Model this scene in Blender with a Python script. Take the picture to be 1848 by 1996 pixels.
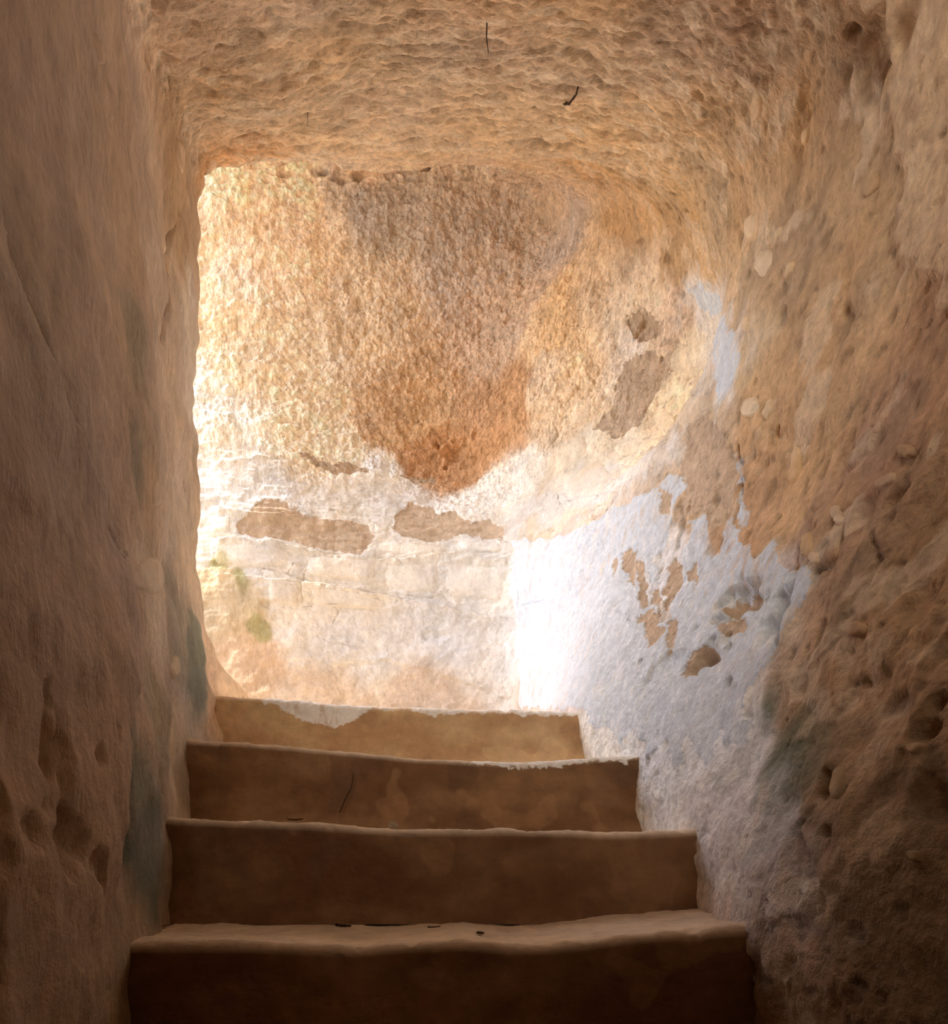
import bpy, math, random
import numpy as np
from mathutils import Vector

# ------------------------------------------------------------------ camera, sky, sun, exposure
scene = bpy.context.scene
for o in list(bpy.data.objects):
    bpy.data.objects.remove(o, do_unlink=True)
COL = scene.collection

FPX, CX, HY, CZ = 1100.0, 924.0, 1640.0, 0.338      # focal length, optical axis (px of 1848x1996), eye height
cam_d = bpy.data.cameras.new('camera')
cam_d.sensor_fit = 'HORIZONTAL'; cam_d.sensor_width = 36.0
cam_d.lens = 36.0 * FPX / 1848.0
cam_d.shift_y = (HY - 998.0) / 1848.0
cam_d.clip_start = 0.02
cam = bpy.data.objects.new('camera', cam_d); COL.objects.link(cam)
cam.location = (0, 0, CZ); cam.rotation_euler = (math.pi / 2, 0, 0)
scene.camera = cam

world = bpy.data.worlds.new('sky'); scene.world = world; world.use_nodes = True
wn = world.node_tree; wn.nodes.clear()
wo = wn.nodes.new('ShaderNodeOutputWorld'); bg = wn.nodes.new('ShaderNodeBackground')
sky = wn.nodes.new('ShaderNodeTexSky')
sky.sky_type = 'NISHITA'; sky.sun_disc = False
sky.sun_elevation = math.radians(50); sky.sun_rotation = math.radians(270)
sky.air_density = 1.0; sky.dust_density = 1.6
SKY_STRENGTH = 0.215
bg.inputs['Strength'].default_value = SKY_STRENGTH
wn.links.new(sky.outputs[0], bg.inputs['Color']); wn.links.new(bg.outputs[0], wo.inputs['Surface'])

sun_d = bpy.data.lights.new('sun', 'SUN'); sun_d.energy = 1.2; sun_d.angle = math.radians(0.6)
sun_d.color = (1.0, 0.92, 0.76)
sun = bpy.data.objects.new('sun', sun_d); COL.objects.link(sun)
sun.location = (-3, -3, 7)
sun.rotation_euler = Vector((0.42, 0.015, -0.91)).to_track_quat('-Z', 'Y').to_euler()

# soft warm fill lamp added behind the viewer to brighten the near walls
back_fill_d = bpy.data.lights.new('added_fill', 'AREA'); back_fill_d.shape = 'RECTANGLE'
back_fill_d.size = 0.8; back_fill_d.size_y = 0.5; back_fill_d.energy = 1.25; back_fill_d.color = (1.0, 0.88, 0.72); back_fill_d.spread = math.radians(78)
back_fill = bpy.data.objects.new('added_fill', back_fill_d); COL.objects.link(back_fill)
back_fill.location = (0.05, -0.95, 1.5)
back_fill.rotation_euler = Vector((0.03, 1, .06)).to_track_quat('-Z', 'Y').to_euler()

vs = scene.view_settings
vs.view_transform = 'Standard'; vs.look = 'None'; vs.gamma = 1.0; vs.use_curve_mapping = False
vs.exposure = 2.42
scene.cycles.max_bounces = 16
scene.cycles.diffuse_bounces = 12

# ------------------------------------------------------------------ helpers
rng = np.random.default_rng(7)
random.seed(7)

G12 = np.array([(1,1,0),(-1,1,0),(1,-1,0),(-1,-1,0),(1,0,1),(-1,0,1),(1,0,-1),(-1,0,-1),
                (0,1,1),(0,-1,1),(0,1,-1),(0,-1,-1),(1,1,0),(-1,1,0),(0,-1,1),(0,-1,-1)], np.float32)

def _perlin(P, seed):
    Pi = np.floor(P); f = (P - Pi).astype(np.float32); I = Pi.astype(np.int64)
    u = f * f * f * (f * (f * 6 - 15) + 10)
    hx = [((I[:, 0] + d) * 73856093) for d in (0, 1)]
    hy = [((I[:, 1] + d) * 19349663) for d in (0, 1)]
    hz = [((I[:, 2] + d) * 83492791) for d in (0, 1)]
    out = np.zeros(len(P), np.float32)
    s = seed * 2654435761 % 4294967296
    for i in (0, 1):
        wx = u[:, 0] if i else 1 - u[:, 0]
        for j in (0, 1):
            wxy = wx * (u[:, 1] if j else 1 - u[:, 1])
            for k in (0, 1):
                h = (hx[i] ^ hy[j] ^ hz[k] ^ s) & 0xffffffff
                h = ((h ^ (h >> 15)) * 2246822519) & 0xffffffff
                h = ((h ^ (h >> 13)) * 3266489917) & 0xffffffff
                g = G12[(h >> 16) & 15]
                w = wxy * (u[:, 2] if k else 1 - u[:, 2])
                out += w * (g[:, 0] * (f[:, 0] - i) + g[:, 1] * (f[:, 1] - j) + g[:, 2] * (f[:, 2] - k))
    return out

def perlin(P, seed=0):
    P = np.asarray(P, np.float64); out = np.empty(len(P), np.float32)
    for a in range(0, len(P), 65536):
        out[a:a + 65536] = _perlin(P[a:a + 65536], seed)
    return out

def fbm(P, octv=3, seed=0, gain=0.5):
    out = 0; amp = 1.0
    for o in range(octv):
        out = out + amp * perlin(P * (2.03 ** o), seed + o * 17); amp *= gain
    return out

def worley(P, seed=0):
    P = np.asarray(P, np.float64); out = np.empty(len(P), np.float32)
    for a in range(0, len(P), 65536):
        q = P[a:a + 65536]; I = np.floor(q).astype(np.int64); f = q - I; best = np.full(len(q), 9.)
        for i in (-1, 0, 1):
            for j in (-1, 0, 1):
                for k in (-1, 0, 1):
                    h = ((I[:, 0] + i) * 73856093) ^ ((I[:, 1] + j) * 19349663) ^ ((I[:, 2] + k) * 83492791) ^ (seed * 7919)
                    h = h & 0xffffffff; h = ((h ^ (h >> 15)) * 2246822519) & 0xffffffff; h = ((h ^ (h >> 13)) * 3266489917) & 0xffffffff
                    d = (f[:, 0] - i - (h & 1023) / 1023.) ** 2 + (f[:, 1] - j - ((h >> 10) & 1023) / 1023.) ** 2 + (f[:, 2] - k - ((h >> 20) & 1023) / 1023.) ** 2
                    best = np.minimum(best, d)
        out[a:a + 65536] = np.sqrt(best)
    return out

def sstep(a, b, x):
    t = np.clip((x - a) / (b - a), 0, 1); return t * t * (3 - 2 * t)

def smax(a, b, k):
    h = np.maximum(k - np.abs(a - b), 0) / k
    return np.maximum(a, b) + h * h * k * 0.25

def smin(a, b, k): return -smax(-a, -b, k)

def tps(pts, g0, g1, n0, n1):
    """thin plate surface through (a, b, value) points, tabulated on a grid"""
    P = np.array(pts, float); A = P[:, :2]; v = P[:, 2]
    def U(r2): return np.where(r2 > 1e-12, r2 * np.log(np.maximum(r2, 1e-12)), 0)
    n = len(P); K = U(((A[:, None] - A[None]) ** 2).sum(-1)) + np.eye(n) * 0.004
    L = np.zeros((n + 3, n + 3)); L[:n, :n] = K
    Q = np.hstack([np.ones((n, 1)), A]); L[:n, n:] = Q; L[n:, :n] = Q.T
    w = np.linalg.solve(L, np.concatenate([v, np.zeros(3)]))
    a = np.linspace(*g0, n0); b = np.linspace(*g1, n1)
    AA, BB = np.meshgrid(a, b, indexing='ij')
    q = np.stack([AA.ravel(), BB.ravel()], 1)
    T = U(((q[:, None] - A[None]) ** 2).sum(-1)) @ w[:n] + w[n] + q @ w[n + 1:]
    return (T.reshape(n0, n1), g0, g1)

def look(tab, a, b):
    T, g0, g1 = tab
    s = np.clip((a - g0[0]) / (g0[1] - g0[0]) * (T.shape[0] - 1), 0, T.shape[0] - 1.001)
    t = np.clip((b - g1[0]) / (g1[1] - g1[0]) * (T.shape[1] - 1), 0, T.shape[1] - 1.001)
    i = s.astype(int); j = t.astype(int); s = s - i; t = t - j
    return (T[i, j] * (1 - s) * (1 - t) + T[i + 1, j] * s * (1 - t) + T[i, j + 1] * (1 - s) * t + T[i + 1, j + 1] * s * t)

# ------------------------------------------------------------------ the shape of the carved stairwell
# right wall: x as a function of (y, z)
XR = tps([(-1.2, 0, .5), (-1.2, 1, .9), (-1.2, 2, .9),
          (.4, 0, .44), (.4, .4, .52), (.4, .8, .66), (.4, 1.2, .76), (.4, 1.8, .8),
          (.87, 0, .448), (.87, .2, .448), (.87, .4, .50), (.87, .8, .62), (.87, 1.2, .72), (.87, 1.6, .78), (.87, 2.0, .80),
          (1.17, .2, .469), (1.17, .37, .469), (1.17, .6, .55), (1.17, .9, .655), (1.17, 1.3, .74), (1.17, 1.8, .78), (1.17, 2.2, .8),
          (1.47, .37, .436), (1.47, .55, .436), (1.47, .8, .51), (1.47, 1.1, .66), (1.47, 1.4, .70), (1.47, 1.8, .75), (1.47, 2.3, .78),
          (1.77, .55, .356), (1.77, .74, .356), (1.77, 1.0, .45), (1.77, 1.3, .58), (1.77, 1.6, .67), (1.77, 1.85, .745), (1.77, 2.3, .78), (1.77, 2.7, .78),
          (2.1, .74, .29), (2.1, 1.1, .37), (2.1, 1.5, .5), (2.1, 1.74, .62), (2.1, 1.95, .90), (2.1, 2.3, .88), (2.1, 2.8, .74),
          (2.4, .74, .24), (2.4, 1.2, .28), (2.4, 1.6, .36), (2.4, 1.8, .48), (2.4, 2.1, .68), (2.4, 2.5, .68), (2.4, 3.0, .62),
          (2.7, .74, .2), (2.7, 1.2, .19), (2.7, 1.8, .18), (2.7, 2.0, .28), (2.7, 2.4, .30), (2.7, 2.8, .34), (2.7, 3.4, .5),
          (3.2, .5, .1), (3.2, 2, .15), (3.2, 3.4, .4)], (-1.6, 3.3), (-.4, 4.2), 246, 231)
# left wall: x as a function of (y, z)
XL = tps([(-1.2, 0, -.5), (-1.2, 2, -.6), (.2, 0, -.36), (.2, 2, -.40), (.5, 0, -.43), (.5, 1, -.455), (.5, 2, -.47),
          (.87, 0, -.533), (.87, .3, -.533), (.87, 1, -.56), (.87, 2, -.585),
          (1.17, .3, -.637), (1.17, 1, -.665), (1.17, 2, -.69),
          (1.47, .5, -.743), (1.47, 1, -.765), (1.47, 2.2, -.775),
          (1.77, .7, -.80), (1.77, 1.05, -.845), (1.77, 1.5, -.868), (1.77, 2.0, -.875), (1.77, 2.5, -.85),
          (2.05, .8, -.80), (2.05, 1.1, -.9), (2.05, 2.5, -.9)], (-1.6, 3.3), (-.4, 4.2), 164, 154)
# far wall: y as a function of (x, z)
YF = tps([(.5, .7, 2.70), (.5, 1.8, 2.72), (.5, 2.8, 2.78), (.5, 3.6, 2.85), (.2, .7, 2.68), (.2, 1.2, 2.70), (.2, 1.8, 2.72), (.2, 2.5, 2.84), (.2, 3.4, 2.82),
          (-.2, .7, 2.66), (-.2, 1.2, 2.69), (-.2, 1.75, 2.74), (-.15, 2.2, 2.95), (-.2, 2.8, 2.90), (-.2, 3.4, 2.80),
          (-.7, .7, 2.60), (-.7, 1.2, 2.64), (-.7, 1.75, 2.70), (-.7, 2.4, 2.84), (-.7, 3.4, 2.78),
          (-1.2, .7, 2.52), (-1.2, 1.2, 2.56), (-1.2, 1.75, 2.62), (-1.2, 2.5, 2.72), (-1.2, 3.6, 2.70),
          (-1.5, 1, 2.58), (-1.5, 2.2, 2.68), (-1.5, 3.6, 2.72), (-2.0, 1, 2.85), (-2.0, 2.2, 2.9), (-2.0, 3.6, 2.95), (-3.2, 1, 4.1), (-3.2, 2, 4.1), (-3.2, 4, 4.1)], (-3.3, 1.2), (-.4, 4.7), 226, 256)  # unseen left end swung back to open the trench to more sky

def ceil_z(x, y):
    z = 2.16 + .72 * (smax(y, .85, .3) - 1.3)
    z = z + .38 * np.maximum(y - 1.80, 0) + .35 * sstep(1.15, .95, y) * 0
    return z + .05 * np.cos((x + .05) * 2.6)

def parts_of(p):
    x, y, z = p[:, 0], p[:, 1], p[:, 2]
    r = (x - look(XR, y, z)) * .85
    l = (look(XL, y, z) - x) * .9
    c = (z - ceil_z(x, y)) * .72
    b = y - look(YF, x, z)
    zf = np.where(y < .87, -.04, np.minimum(-.16 + (y - .87) * .62, .62))
    f = zf - z
    back = -1.45 - y
    yj = 1.785 + .22 * sstep(1.01, .85, z) + np.maximum(x + .86, 0) * 1.12 - np.maximum(-.98 - x, 0) * .55  # hidden left side of the trench flared so more sky light reaches in
    tj = (yj - y) * np.where(x > -.86, .75, 1)
    tfloor = (.62 + np.maximum(-1.15 - x, 0) * .62 - z) * .85
    troof = z - np.where(x > -1.75, 3.85, 9.0)  # unseen trench roof, its edge set to limit sun and sky light
    tr = x - .25
    return r, l, c, b, f, back, tj, tfloor, troof, tr

def F(p):
    r, l, c, b, f, back, tj, tfloor, troof, tr = parts_of(p)
    t = smax(r, c, .34)
    t = smax(t, smax(l, c, .06), .02)
    t = smax(t, f, .02); t = smax(t, back, .1)
    h = smax(tj, tfloor, .05); h = smax(h, troof, .2); h = smax(h, tr, .2)
    u = smin(t, h, .03 + .30 * sstep(-.5, .0, p[:, 0]))
    u = smax(u, r, .05)
    return smax(u, b, .12 + .16 * sstep(1.9, 2.5, p[:, 2]))

def grad(p, e=.004):
    f0 = F(p); g = np.empty_like(p)
    for k in range(3):
        q = p.copy(); q[:, k] += e; g[:, k] = (F(q) - f0) / e
    return f0, g

def hits(pix):
    """points of the rock surface at the given sight lines"""
    px = np.array(pix, float)
    d = np.stack([(px[:, 0] - CX) / FPX, np.ones(len(px)), (HY - px[:, 1]) / FPX], 1)
    t = np.full(len(px), .12)
    for _ in range(130):
        p = d * t[:, None]; p[:, 2] += CZ
        t = np.minimum(t - F(p) * .62 / np.linalg.norm(d, axis=1), 5.0)
    p = d * t[:, None]; p[:, 2] += CZ
    return p

# ------------------------------------------------------------------ coarse surface (surface nets)
H = .03
gx = np.arange(-3.1, 1.45, H); gy = np.arange(-1.65, 3.2, H); gz = np.arange(-.35, 4.45, H)
nx, ny, nz = len(gx), len(gy), len(gz)
V = np.empty((nx, ny, nz), np.float32)
YY, ZZ = np.meshgrid(gy, gz, indexing='ij')
for i, x in enumerate(gx):
    V[i] = F(np.stack([np.full(YY.size, x), YY.ravel(), ZZ.ravel()], 1)).reshape(ny, nz)
S = V < 0
acc = np.zeros((nx - 1, ny - 1, nz - 1, 3), np.float32); cnt = np.zeros((nx - 1, ny - 1, nz - 1), np.float32)
def sub(A, o, ax=None):
    sl = tuple(slice(o[k], o[k] + (nx, ny, nz)[k] - 1) for k in range(3)); return A[sl]
for ax in range(3):
    oth = [k for k in range(3) if k != ax]
    for a in (0, 1):
        for b2 in (0, 1):
            o0 = [0, 0, 0]; o0[oth[0]] = a; o0[oth[1]] = b2; o1 = list(o0); o1[ax] = 1
            v0, v1 = sub(V, o0), sub(V, o1); cr = (v0 < 0) != (v1 < 0)
            t = np.where(cr, v0 / np.where(cr, v0 - v1, 1), 0)
            cnt += cr
            for k in range(3):
                acc[..., k] += np.where(cr, (t if k == ax else o0[k]), 0)
act = cnt > 0
idx = np.full(act.shape, -1, np.int64); idx[act] = np.arange(act.sum())
ci = np.argwhere(act)
cv = np.array([gx[0], gy[0], gz[0]]) + (ci + acc[act] / cnt[act][:, None]) * H
for _ in range(3):
    f0, g = grad(cv); cv = cv - g * (f0 / np.maximum((g * g).sum(1), .2))[:, None]
quads = []
for ax in range(3):
    oth = [k for k in range(3) if k != ax]
    s0 = [slice(None)] * 3; s1 = [slice(None)] * 3
    s0[ax] = slice(0, -1); s1[ax] = slice(1, None)
    e = np.argwhere(S[tuple(s0)] != S[tuple(s1)])
    lim = (nx - 1, ny - 1, nz - 1)
    e = e[(e[:, oth[0]] > 0) & (e[:, oth[1]] > 0) & (e[:, oth[0]] < lim[oth[0]]) & (e[:, oth[1]] < lim[oth[1]])]
    def cell(da, db):
        c = e.copy(); c[:, oth[0]] -= da; c[:, oth[1]] -= db; return idx[c[:, 0], c[:, 1], c[:, 2]]
    q = np.stack([cell(1, 1), cell(0, 1), cell(0, 0), cell(1, 0)], 1)
    ins = S[e[:, 0], e[:, 1], e[:, 2]]
    flip = ins if ax != 1 else ~ins
    q[flip] = q[flip][:, ::-1]
    quads.append(q)
quads = np.concatenate(quads)
quads = quads[(quads >= 0).all(1)]

# ------------------------------------------------------------------ local marks on the rock, all placed on the surface
def frame_of(P):
    c = P.mean(0); f0, g = grad(c[None]); n = -g[0] / np.linalg.norm(g[0])
    u = np.cross((0, 0, 1), n)
    if np.linalg.norm(u) < .1: u = np.cross((0, 1, 0), n)
    u /= np.linalg.norm(u); v = np.cross(n, u)
    return c, u, v, n

def poly_sdf(Q, poly):
    """signed distance in 2D, negative inside"""
    d = np.full(len(Q), 1e9); s = np.ones(len(Q))
    n = len(poly)
    for i in range(n):
        a = poly[i]; b = poly[i - 1]
        e = b - a; w = Q - a
        t = np.clip((w @ e) / (e @ e), 0, 1)
        d = np.minimum(d, ((w - t[:, None] * e) ** 2).sum(1))
        c1 = Q[:, 1] >= a[1]; c2 = Q[:, 1] < b[1]; c3 = e[0] * w[:, 1] > e[1] * w[:, 0]
        al = c1 & c2 & c3; no = ~c1 & ~c2 & ~c3
        s[al | no] *= -1
    return s * np.sqrt(d)

class Poly:
    def __init__(self, pix, **kw):
        P = hits(pix); self.c, self.u, self.v, self.n = frame_of(P)
        self.p = np.stack([(P - self.c) @ self.u, (P - self.c) @ self.v], 1)
        self.r = np.abs(self.p).max() * 1.42 + .12; self.kw = kw
    def sdf(self, P, warp):
        m = ((P - self.c) ** 2).sum(1) < self.r ** 2
        out = np.full(len(P), .2, np.float32)
        if m.any():
            D0 = P - self.c; m &= (np.abs(D0 @ self.n) < .42)
        if m.any():
            D = P[m] - self.c; Q = np.stack([D @ self.u, D @ self.v], 1) + warp[m][:, :2]
            out[m] = np.minimum(poly_sdf(Q, self.p), .2)
        return out

class Line:
    def __init__(self, pix, width, depth):
        P = hits(pix); self.P = P; self.w = width; self.d = depth
        self.c = P.mean(0); self.r = np.linalg.norm(P - self.c, axis=1).max() + 6 * width
    def dist(self, P, warp):
        m = ((P - self.c) ** 2).sum(1) < self.r ** 2; out = np.full(len(P), 9., np.float32)
        if m.any():
            Q = P[m] + warp[m]; d = np.full(len(Q), 9.)
            n = len(self.P) - 1
            for i in range(n):
                a, b = self.P[i], self.P[i + 1]; e = b - a; w = Q - a
                t = np.clip((w @ e) / (e @ e), 0, 1)
                s = (i + t) / n; wd = .35 + .65 * np.sin(np.pi * np.clip(s, .03, .97))
                d = np.minimum(d, np.sqrt(((w - t[:, None] * e) ** 2).sum(1)) / wd)
            out[m] = d
        return out

class Scarp:
    """a line below which the rock steps out towards the passage and fades back"""
    def __init__(self, pix, out, fade):
        P = hits(pix); self.c, self.u, self.v, self.n = frame_of(P)
        a = (P - self.c) @ self.u; b = (P - self.c) @ self.v
        o = np.argsort(a); self.a = a[o]; self.b = b[o]; self.out = out; self.fade = fade
    def disp(self, P, warp):
        D = P - self.c; a = D @ self.u + warp[:, 0]; b = D @ self.v + warp[:, 1]; n = D @ self.n
        h = np.interp(a, self.a, self.b) - b
        e = sstep(self.a[0], self.a[0] + .06, a) * sstep(self.a[-1], self.a[-1] - .06, a) * (np.abs(n) < .35)
        return self.out * sstep(-.004, .012, h) * np.exp(-np.maximum(h, 0) / self.fade) * e

WHITE = [Poly(p) for p in [
    [(1000,1048),(1060,1052),(1120,1035),(1190,990),(1280,950),(1345,895),(1356,935),(1315,968),(1303,1040),(1290,1075),(1255,1082),(1235,1100),(1268,1190),(1300,1210),(1330,1100),
     (1338,1025),(1385,1008),(1378,1078),(1405,1088),(1432,1000),(1448,1060),(1480,1088),(1508,1062),(1530,1108),(1590,1112),(1583,1150),(1556,1195),(1530,1245),(1485,1325),(1468,1350),
     (1452,1420),(1430,1470),(1408,1420),(1380,1490),(1350,1430),(1322,1500),(1290,1440),(1262,1478),(1235,1420),(1205,1452),(1180,1410),(1160,1430),(1150,1390),(1020,1378),(1010,1250),(1000,1150)],
    [(1345,560),(1375,600),(1388,690),(1398,785),(1440,735),(1452,700),(1425,650),(1400,575),(1370,540)],
    [(1437,890),(1448,900),(1452,960),(1458,1030),(1448,1034),(1443,980)],
    [(1255,1080),(1275,1075),(1278,1130),(1262,1130)], [(1345,1020),(1368,1015),(1362,1060),(1345,1110),(1322,1100)],
]]
THIN = [Poly(p) for p in [
    [(1140,1350),(1450,1340),(1475,1450),(1490,1560),(1540,1640),(1590,1760),(1540,1830),(1470,1800),(1370,1700),(1340,1620),(1260,1600),(1240,1480),(1150,1470)],
    [(1330,540),(1400,540),(1460,700),(1420,790),(1370,700)], [(1000,1030),(1200,960),(1340,880),(1340,840),(1180,900),(1000,990)]]]
BARE = [Poly(p) for p in [
    [(465,1030),(500,985),(515,972),(545,975),(590,1000),(640,1012),(722,1022),(728,1060),(700,1082),(620,1066),(560,1052),(470,1046)],
    [(765,1040),(775,1000),(800,985),(840,990),(850,1005),(890,1000),(922,1022),(960,1012),(986,1030),(980,1050),(930,1045),(880,1052),(830,1056)],
    [(572,880),(600,885),(640,900),(722,912),(722,926),(650,920),(610,905)], [(770,926),(852,934),(852,946),(800,946)],
    [(1160,835),(1200,780),(1212,700),(1250,690),(1330,690),(1295,745),(1262,790),(1252,830),(1200,852)],
    [(1225,620),(1250,600),(1295,625),(1282,662),(1248,672)],
    [(1240,1100),(1262,1085),(1250,1130),(1268,1175),(1246,1180)], [(1318,1315),(1345,1270),(1385,1255),(1392,1275),(1360,1300),(1330,1325)],
    [(1300,1100),(1318,1085),(1330,1130),(1305,1180),(1290,1140)], [(1395,1190),(1440,1150),(1478,1130),(1468,1180),(1430,1205)],
    [(1398,1215),(1450,1205),(1445,1235),(1410,1245)], [(1282,950),(1306,970),(1300,1010),(1290,1000)],
    [(1268,1138),(1290,1150),(1285,1188),(1264,1175)], [(1340,1112),(1362,1088),(1352,1155)], [(1213,1072),(1240,1076),(1236,1142),(1222,1125)], [(1292,1210),(1312,1205),(1318,1250),(1300,1262)], [(1190,1090),(1200,1085),(1206,1120),(1196,1128)],
    [(1248,1195),(1285,1190),(1288,1240),(1262,1262)], [(1325,910),(1345,800),(1390,815),(1440,880),(1430,990),(1385,1000),(1330,1010),(1310,1000),(1330,960)],
]]
CRACK = [Line(*a) for a in [
    ([(0,425),(40,545),(75,640),(120,750),(152,832)], .013, .030),
    ([(256,1262),(250,1330),(238,1400),(230,1480),(228,1565)], .011, .022),
    ([(152,832),(185,940),(215,1060),(245,1140)], .006, .012),
    ([(318,1560),(310,1520),(312,1450)], .005, .008), ([(255,1840),(258,1920),(262,1996)], .004, .01),
    ([(1440,855),(1448,940),(1440,1010)], .007, .02), ([(1590,1000),(1640,930),(1720,850)], .012, .014),
    ([(1650,1040),(1640,1090),(1600,1120)], .010, .02), ([(1700,1050),(1720,1090),(1700,1150)], .006, .016),
    ([(1610,1500),(1608,1540),(1618,1570)], .010, .035), ([(1565,1600),(1575,1650),(1600,1720),(1610,1770)], .009, .02),
    ([(1500,1560),(1497,1600)], .003, .008), ([(1550,1920),(1532,1960)], .003, .008),
    ([(1000,1180),(1060,1170),(1075,1150)], .004, .010), ([(1110,1290),(1140,1265)], .003, .006),
    ([(1200,985),(1155,1005),(1080,1030),(1000,1045)], .006, .014), ([(1085,950),(1092,978),(1150,972),(1182,968)], .006, .013),
    ([(1250,745),(1300,735),(1390,748)], .003, .01), ([(1290,720),(1340,742),(1385,752)], .003, .01),
    ([(1250,815),(1262,790),(1305,780),(1315,765)], .004, .012), ([(1262,808),(1280,830),(1320,840)], .003, .009), ([(1310,790),(1320,830),(1345,850)], .004, .011),
    ([(1070,870),(1085,850),(1078,820)], .005, .012), ([(590,1180),(587,1140),(600,1110)], .004, .009),
    ([(590,1185),(640,1182),(700,1190),(760,1180)], .003, .007), ([(420,1075),(460,1100),(520,1112),(640,1142),(720,1155),(850,1165),(1000,1185)], .004, .009),
    ([(575,1100),(560,1120),(600,1130)], .004, .009), ([(860,1090),(840,1130),(835,1150)], .003, .008), ([(1015,1100),(1008,1200),(1018,1370)], .005, .008),
    ([(408,1055),(450,1062),(560,1066),(640,1084),(780,1098),(900,1080),(985,1090)], .004, .01),
    ([(1200,1180),(1240,1225)], .004, .006), ([(1395,1203),(1420,1203),(1455,1198)], .004, .016), ([(1520,1240),(1532,1210),(1534,1185)], .006, .014),
    ([(600,1230),(640,1250),(700,1262)], .004, .006), ([(640,1160),(660,1190),(650,1215)], .004, .008), ([(402,1345),(405,1365),(402,1400)], .003, .008),
    ([(640,990),(700,1000),(780,1010)], .003, .008), ([(500,800),(600,840),(720,850),(860,900)], .006, .008),
    ([(1545,215),(1560,300),(1540,420)], .01, .012), ([(230,1070),(250,1170)], .008, .012), ([(338,430),(322,560),(318,700)], .01, .016), ([(300,120),(330,260),(345,420)], .008, .012),
]]
PIT = []   # (pixel, radius_u, radius_v, depth)
for a in [((92,1480),.012,.045,.035),((70,1450),.010,.04,.03),((100,1640),.028,.03,.05),((25,1615),.015,.018,.03),((155,1685),.018,.022,.035),((195,1430),.012,.022,.02),((160,1480),.010,.012,.025),
          ((30,1250),.01,.03,.012),((62,545),.012,.035,.010),((258,690),.010,.012,.02),((268,770),.008,.016,.02),((245,1168),.008,.012,.03),((250,1620),.03,.05,.016),((235,1710),.02,.02,.02),
          ((1805,1430),.013,.014,.035),((1820,1370),.010,.010,.02),((1825,1560),.02,.02,.025),((1625,1625),.010,.008,.02),((1520,840),.006,.012,.02),((1778,662),.008,.012,.02),((1560,1070),.01,.02,.012),
          ((1700,1400),.06,.06,.012),((1440,1170),.055,.035,.05),((1520,1190),.035,.05,.05),((1370,1280),.035,.025,.05),((1300,1290),.05,.03,.015),((1418,1260),.006,.008,.02),((1340,990),.006,.006,.015),((1425,1330),.012,.01,.016),
          ((885,880),.05,.04,.03),((930,850),.02,.02,.02),((1260,640),.03,.03,.02),((1135,405),.03,.06,.025),((760,275),.006,.005,.02),((1500,240),.01,.012,.02),((1565,200),.02,.02,.02),((1385,225),.012,.016,.018),
          ((1300,250),.010,.006,.012),((430,40),.012,.012,.014),((650,90),.03,.02,.012),((1480,80),.05,.03,.018),((1700,90),.03,.05,.025),((1770,60),.02,.03,.02),((1690,160),.03,.05,.02),
          ((520,1180),.02,.015,.01),((850,1240),.05,.02,.01),((1755,970),.02,.012,.02),((1690,1000),.02,.02,.014),((1530,620),.02,.03,.012),((1640,900),.02,.03,.012),((1790,1180),.02,.02,.014),((1630,1110),.012,.012,.03)]:
    PIT.append(a)
PIT = [(a[0], a[1] * .8, a[2] * .8, a[3] * .45) if a[0][0] < 300 else a for a in PIT]
PITP = hits([a[0] for a in PIT])
SCARP = [Scarp(*a) for a in [
    ([(408,1052),(460,1056),(560,1062),(640,1084),(760,1098),(900,1078),(1000,1085)], 0.042, .05),
    ([(408,1118),(480,1128),(640,1142),(760,1165),(850,1176),(1010,1188)], 0.030, .05),
    ([(408,985),(470,1000),(560,1000),(720,1020),(860,1035),(1000,1048)], 0.024, .05),
    ([(408,905),(480,890),(600,880),(760,925),(900,950)], 0.021, .06),
    ([(640,1290),(760,1285),(900,1325),(1015,1350)], -.010, .5),
    ([(408,800),(470,812),(560,830),(700,845)], 0.018, .05), ([(408,690),(500,700),(620,740),(760,760)], 0.018, .04),
    ([(408,600),(480,590),(560,610)], 0.015, .04), ([(1000,1190),(1060,1172),(1090,1168)], 0.018, .03),
    ([(1085,978),(1150,970),(1205,955),(1270,915)], 0.018, .04),
]]
LEDGE = Poly([(-60,300),(0,425),(40,545),(75,640),(120,750),(152,832),(190,950),(228,1080),(252,1200),(258,1262),(240,1400),(230,1480),(226,1600),(205,1760),(190,2080),(-60,2080)])
LINTEL = [Poly([(290,-60),(290,10),(345,170),(372,110),(400,68),(450,30),(560,0),(700,-60)]),
          Poly([(1600,-60),(1640,-10),(1700,60),(1745,200),(1758,420),(1752,460),(1770,530),(1900,620),(1900,-60)])]

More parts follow.
